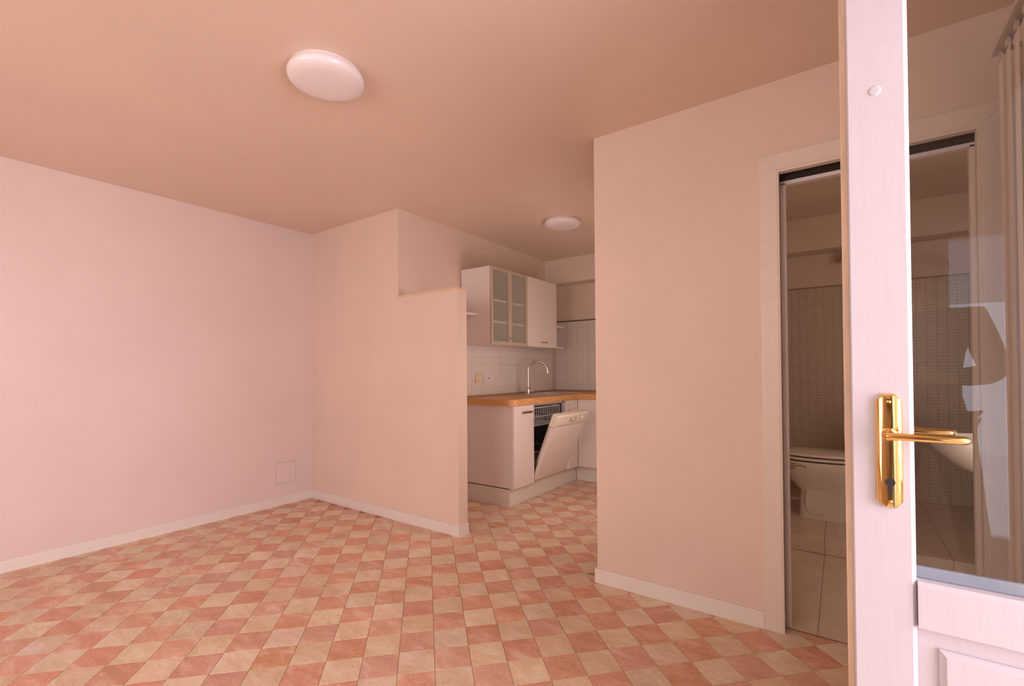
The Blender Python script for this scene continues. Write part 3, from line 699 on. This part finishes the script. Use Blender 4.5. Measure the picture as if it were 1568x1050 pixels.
# ------------------------------------------------------------------ openings behind the camera
w1 = empty('added_window_1', (2.3, YBACK, .75)); w1['kind'] = 'structure'; w1['label'] = 'added wide white window for the fill light behind the viewer'  # window put in to give the back fill an opening
bm = B(); box(bm, 1.0, 3.6, YBACK-.07, YBACK-.02, .75, .81); box(bm, 1.0, 3.6, YBACK-.07, YBACK-.02, 2.14, 2.2)
for x in (1.0, 2.27, 3.54): box(bm, x, x+.06, YBACK-.07, YBACK-.02, .81, 2.14)
obj('added_window_frame', bm, TRIM, w1)
d3 = empty('door_3', (5.0, YBACK, 0)); d3['kind'] = 'structure'; d3['label'] = 'white framed terrace door behind the viewer, reflected in the glass leaf'
bm = B(); box(bm, 4.55, 4.66, YBACK-.07, YBACK+.01, 0, 2.14); box(bm, 5.34, 5.45, YBACK-.07, YBACK+.01, 0, 2.14); box(bm, 4.66, 5.34, YBACK-.07, YBACK+.01, 2.0, 2.14); box(bm, 4.66, 5.34, YBACK-.07, YBACK+.01, 0, .14)
box(bm, 4.98, 5.02, YBACK-.06, YBACK-.0, .14, 2.0)
obj('door_frame', bm, TRIM, d3, bevel=.003)
obj('pane', bx(4.66, 5.34, YBACK-.04, YBACK-.036, .14, 2.0), GLASS, d3)
bm = B(); box(bm, XW-.005, XW+.155, -1.288, -1.27, 0, 2.18); box(bm, XW-.005, XW+.155, -2.5, -2.47, 0, 2.18); box(bm, XW-.005, XW+.155, -2.47, -1.288, 2.15, 2.18)
S('door_4', bm, TRIM)['label'] = 'white frame of the doorway from which the glazed leaf hangs'
S('terrace', bx(4.62, 8, -2.5, 1, -.08, -.02), OUTG); S('terrace_back', bx(-1, 8, -9, -4.2, -.08, -.02), OUTG)

# ------------------------------------------------------------------ the photographer, seen only as a reflection in the glass leaf
CLOTH = pmat('dark_navy_jacket', (.045, .042, .055), .85, var=.2, vscale=14)
TROU = pmat('charcoal_trousers', (.06, .055, .055), .9, var=.2, vscale=14)
SKIN = pmat('skin', (.62, .36, .27), .5); HAIR = pmat('dark_hair', (.05, .03, .02), .7); SHOE = pmat('black_shoe_leather', (.04, .03, .03), .4)
pe = empty('person', (4.45, -3.22, 0)); pe.rotation_euler = (0, 0, R(24))
tag(pe, 'standing person in dark clothes behind the viewer, mirrored in the glass door leaf', 'person')
def skin(name, J, E_, mat, root, parent=pe, lv=2):
    ks = list(J); me = bpy.data.meshes.new(name)
    me.from_pydata([J[k][0] for k in ks], [(ks.index(a), ks.index(b_)) for a, b_ in E_], [])
    o = bpy.data.objects.new(name, me); link(o, parent); me.materials.append(mat)
    o.modifiers.new('skin', 'SKIN').use_smooth_shade = True
    sv = me.skin_vertices[0]
    for i, k in enumerate(ks):
        r = J[k][1]; sv.data[i].radius = r if isinstance(r, tuple) else (r, r); sv.data[i].use_root = (k == root)
    m = o.modifiers.new('sub', 'SUBSURF'); m.levels = lv; m.render_levels = lv
    return o
J = {'pel': ((0, 0, .95), (.13, .10)), 'sp1': ((0, 0, 1.10), (.115, .09)), 'sp2': ((0, 0, 1.26), (.13, .10)), 'ch': ((0, -.01, 1.38), (.13, .10)),
     'nk': ((0, 0, 1.49), .055), 'nk2': ((0, .012, 1.545), .052), 'hd0': ((0, .035, 1.595), (.062, .07)), 'hd1': ((0, .025, 1.665), (.078, .095)), 'hd2': ((0, .015, 1.725), (.06, .075)),
     'nose': ((0, .138, 1.635), .010)}
Ed = [('pel', 'sp1'), ('sp1', 'sp2'), ('sp2', 'ch'), ('ch', 'nk'), ('nk', 'nk2'), ('nk2', 'hd0'), ('hd0', 'hd1'), ('hd1', 'hd2')]
del J['nose']
for s, c_ in ((-1, 'L'), (1, 'R')):
    J.update({c_+'sh': ((s*.175, -.01, 1.41), .058), c_+'el': ((s*.245, -.03, 1.15), .042), c_+'wr': ((s*.12, .19, 1.13), .028), c_+'pm': ((s*.085, .245, 1.145), (.035, .018)),
              c_+'hp': ((s*.09, 0, .88), .085), c_+'kn': ((s*.15, .025, .49), .055), c_+'an': ((s*.20, -.02, .10), .036), c_+'to': ((s*.225, .12, .04), (.04, .028))})
    Ed += [('ch', c_+'sh'), (c_+'sh', c_+'el'), (c_+'el', c_+'wr'), (c_+'wr', c_+'pm'), ('pel', c_+'hp'), (c_+'hp', c_+'kn'), (c_+'kn', c_+'an'), (c_+'an', c_+'to')]
    b0 = Vector((s*.080, .262, 1.148))
    for q in range(4):
        base = (s*(.098-.014*0)-s*0, 0, 0)
        z_ = 1.168-.016*q; l_ = (.034, .038, .036, .028)[q]
        J.update({c_+'f%da' % q: ((s*.088, .265, z_), .0095), c_+'f%db' % q: ((s*.075, .265+l_, z_), .0085), c_+'f%dc' % q: ((s*.050, .270+l_, z_-.003), .0075)})
        Ed += [(c_+'pm', c_+'f%da' % q), (c_+'f%da' % q, c_+'f%db' % q), (c_+'f%db' % q, c_+'f%dc' % q)]
    J.update({c_+'ta': ((s*.070, .225, 1.172), .011), c_+'tb': ((s*.055, .250, 1.188), .0095)}); Ed += [(c_+'pm', c_+'ta'), (c_+'ta', c_+'tb')]
skin('body', J, Ed, SKIN, 'pel')
jk = {k: (J[k][0], tuple(x+.02 for x in (J[k][1] if isinstance(J[k][1], tuple) else (J[k][1],)*2))) for k in ('pel', 'sp1', 'sp2', 'ch', 'Lsh', 'Rsh', 'Lel', 'Rel', 'Lwr', 'Rwr')}
for s, c_ in ((-1, 'L'), (1, 'R')): jk[c_+'wr'] = ((s*.135, .165, 1.132), .038)
jk['col'] = ((0, -.005, 1.475), (.075, .068))
skin('jacket', jk, [('pel', 'sp1'), ('sp1', 'sp2'), ('sp2', 'ch'), ('ch', 'col'), ('ch', 'Lsh'), ('ch', 'Rsh'), ('Lsh', 'Lel'), ('Rsh', 'Rel'), ('Lel', 'Lwr'), ('Rel', 'Rwr')], CLOTH, 'pel')
tr = {'pel': ((0, 0, .93), (.145, .115)), 'Lhp': (J['Lhp'][0], .098), 'Rhp': (J['Rhp'][0], .098), 'Lkn': (J['Lkn'][0], .07), 'Rkn': (J['Rkn'][0], .07), 'Lan': ((-.198, -.018, .09), .058), 'Ran': ((.198, -.018, .09), .058)}
skin('trousers', tr, [('pel', 'Lhp'), ('pel', 'Rhp'), ('Lhp', 'Lkn'), ('Rhp', 'Rkn'), ('Lkn', 'Lan'), ('Rkn', 'Ran')], TROU, 'pel')
def pobj(name, bm, mat, par=None):
    bmesh.ops.recalc_face_normals(bm, faces=bm.faces); me = bpy.data.meshes.new(name); bm.to_mesh(me); bm.free(); me.materials.append(mat)
    for p in me.polygons: p.use_smooth = True
    o = bpy.data.objects.new(name, me); return link(o, par or pe)
def sph(bm, c, r, u=14, v=10): 
    bmesh.ops.create_uvsphere(bm, u_segments=u, v_segments=v, radius=1, matrix=Matrix.Translation(c) @ Matrix.Diagonal((*r, 1)))
for s in (-1, 1):
    bm = B(); loft(bm, [ell(s*.208, .055, .050, .125, z_, 24) for z_ in (0.001, .03)] + [ell(s*.208, .05, .046, .118, .05, 24), ell(s*.203, .0, .044, .06, .085, 24)]); pobj('shoe', bm, SHOE)
    bm = B(); sph(bm, (s*.031, .112, 1.662), (.012, .010, .010)); pobj('eye', bm, pmat('eye_dark', (.08, .06, .05), .2))
    bm = B(); sph(bm, (s*.078, .02, 1.655), (.010, .020, .032)); pobj('ear', bm, SKIN)
bm = B(); loft(bm, [[(-.006, .105, 1.672), (.006, .105, 1.672), (.004, .10, 1.66), (-.004, .10, 1.66)], [(-.014, .128, 1.634), (.014, .128, 1.634), (.012, .10, 1.625), (-.012, .10, 1.625)]]); pobj('nose', bm, SKIN)
bm = B(); sph(bm, (0, .108, 1.598), (.024, .008, .006)); pobj('mouth', bm, pmat('lips', (.5, .2, .17), .5))
bm = B(); sph(bm, (0, -.002, 1.695), (.088, .098, .072), 24, 16); pobj('hair', bm, HAIR)
rc_ = empty('remote_release', (0, 0, 0)); rc_.location = (4.45-.31*math.sin(R(24)), -3.22+.31*math.cos(R(24)), 1.12); rc_.rotation_euler = (0, 0, R(24))
tag(rc_, 'small black camera remote held in both hands of the mirrored person', 'remote')
bm = B(); box(bm, -.055, .055, .0, .03, .0, .06); o = pobj('housing', bm, BLACK, rc_)
for p in o.data.polygons: p.use_smooth = False
bm = B(); box(bm, -.012, .012, -.003, .0, .03, .045); pobj('button', bm, STEEL, rc_)
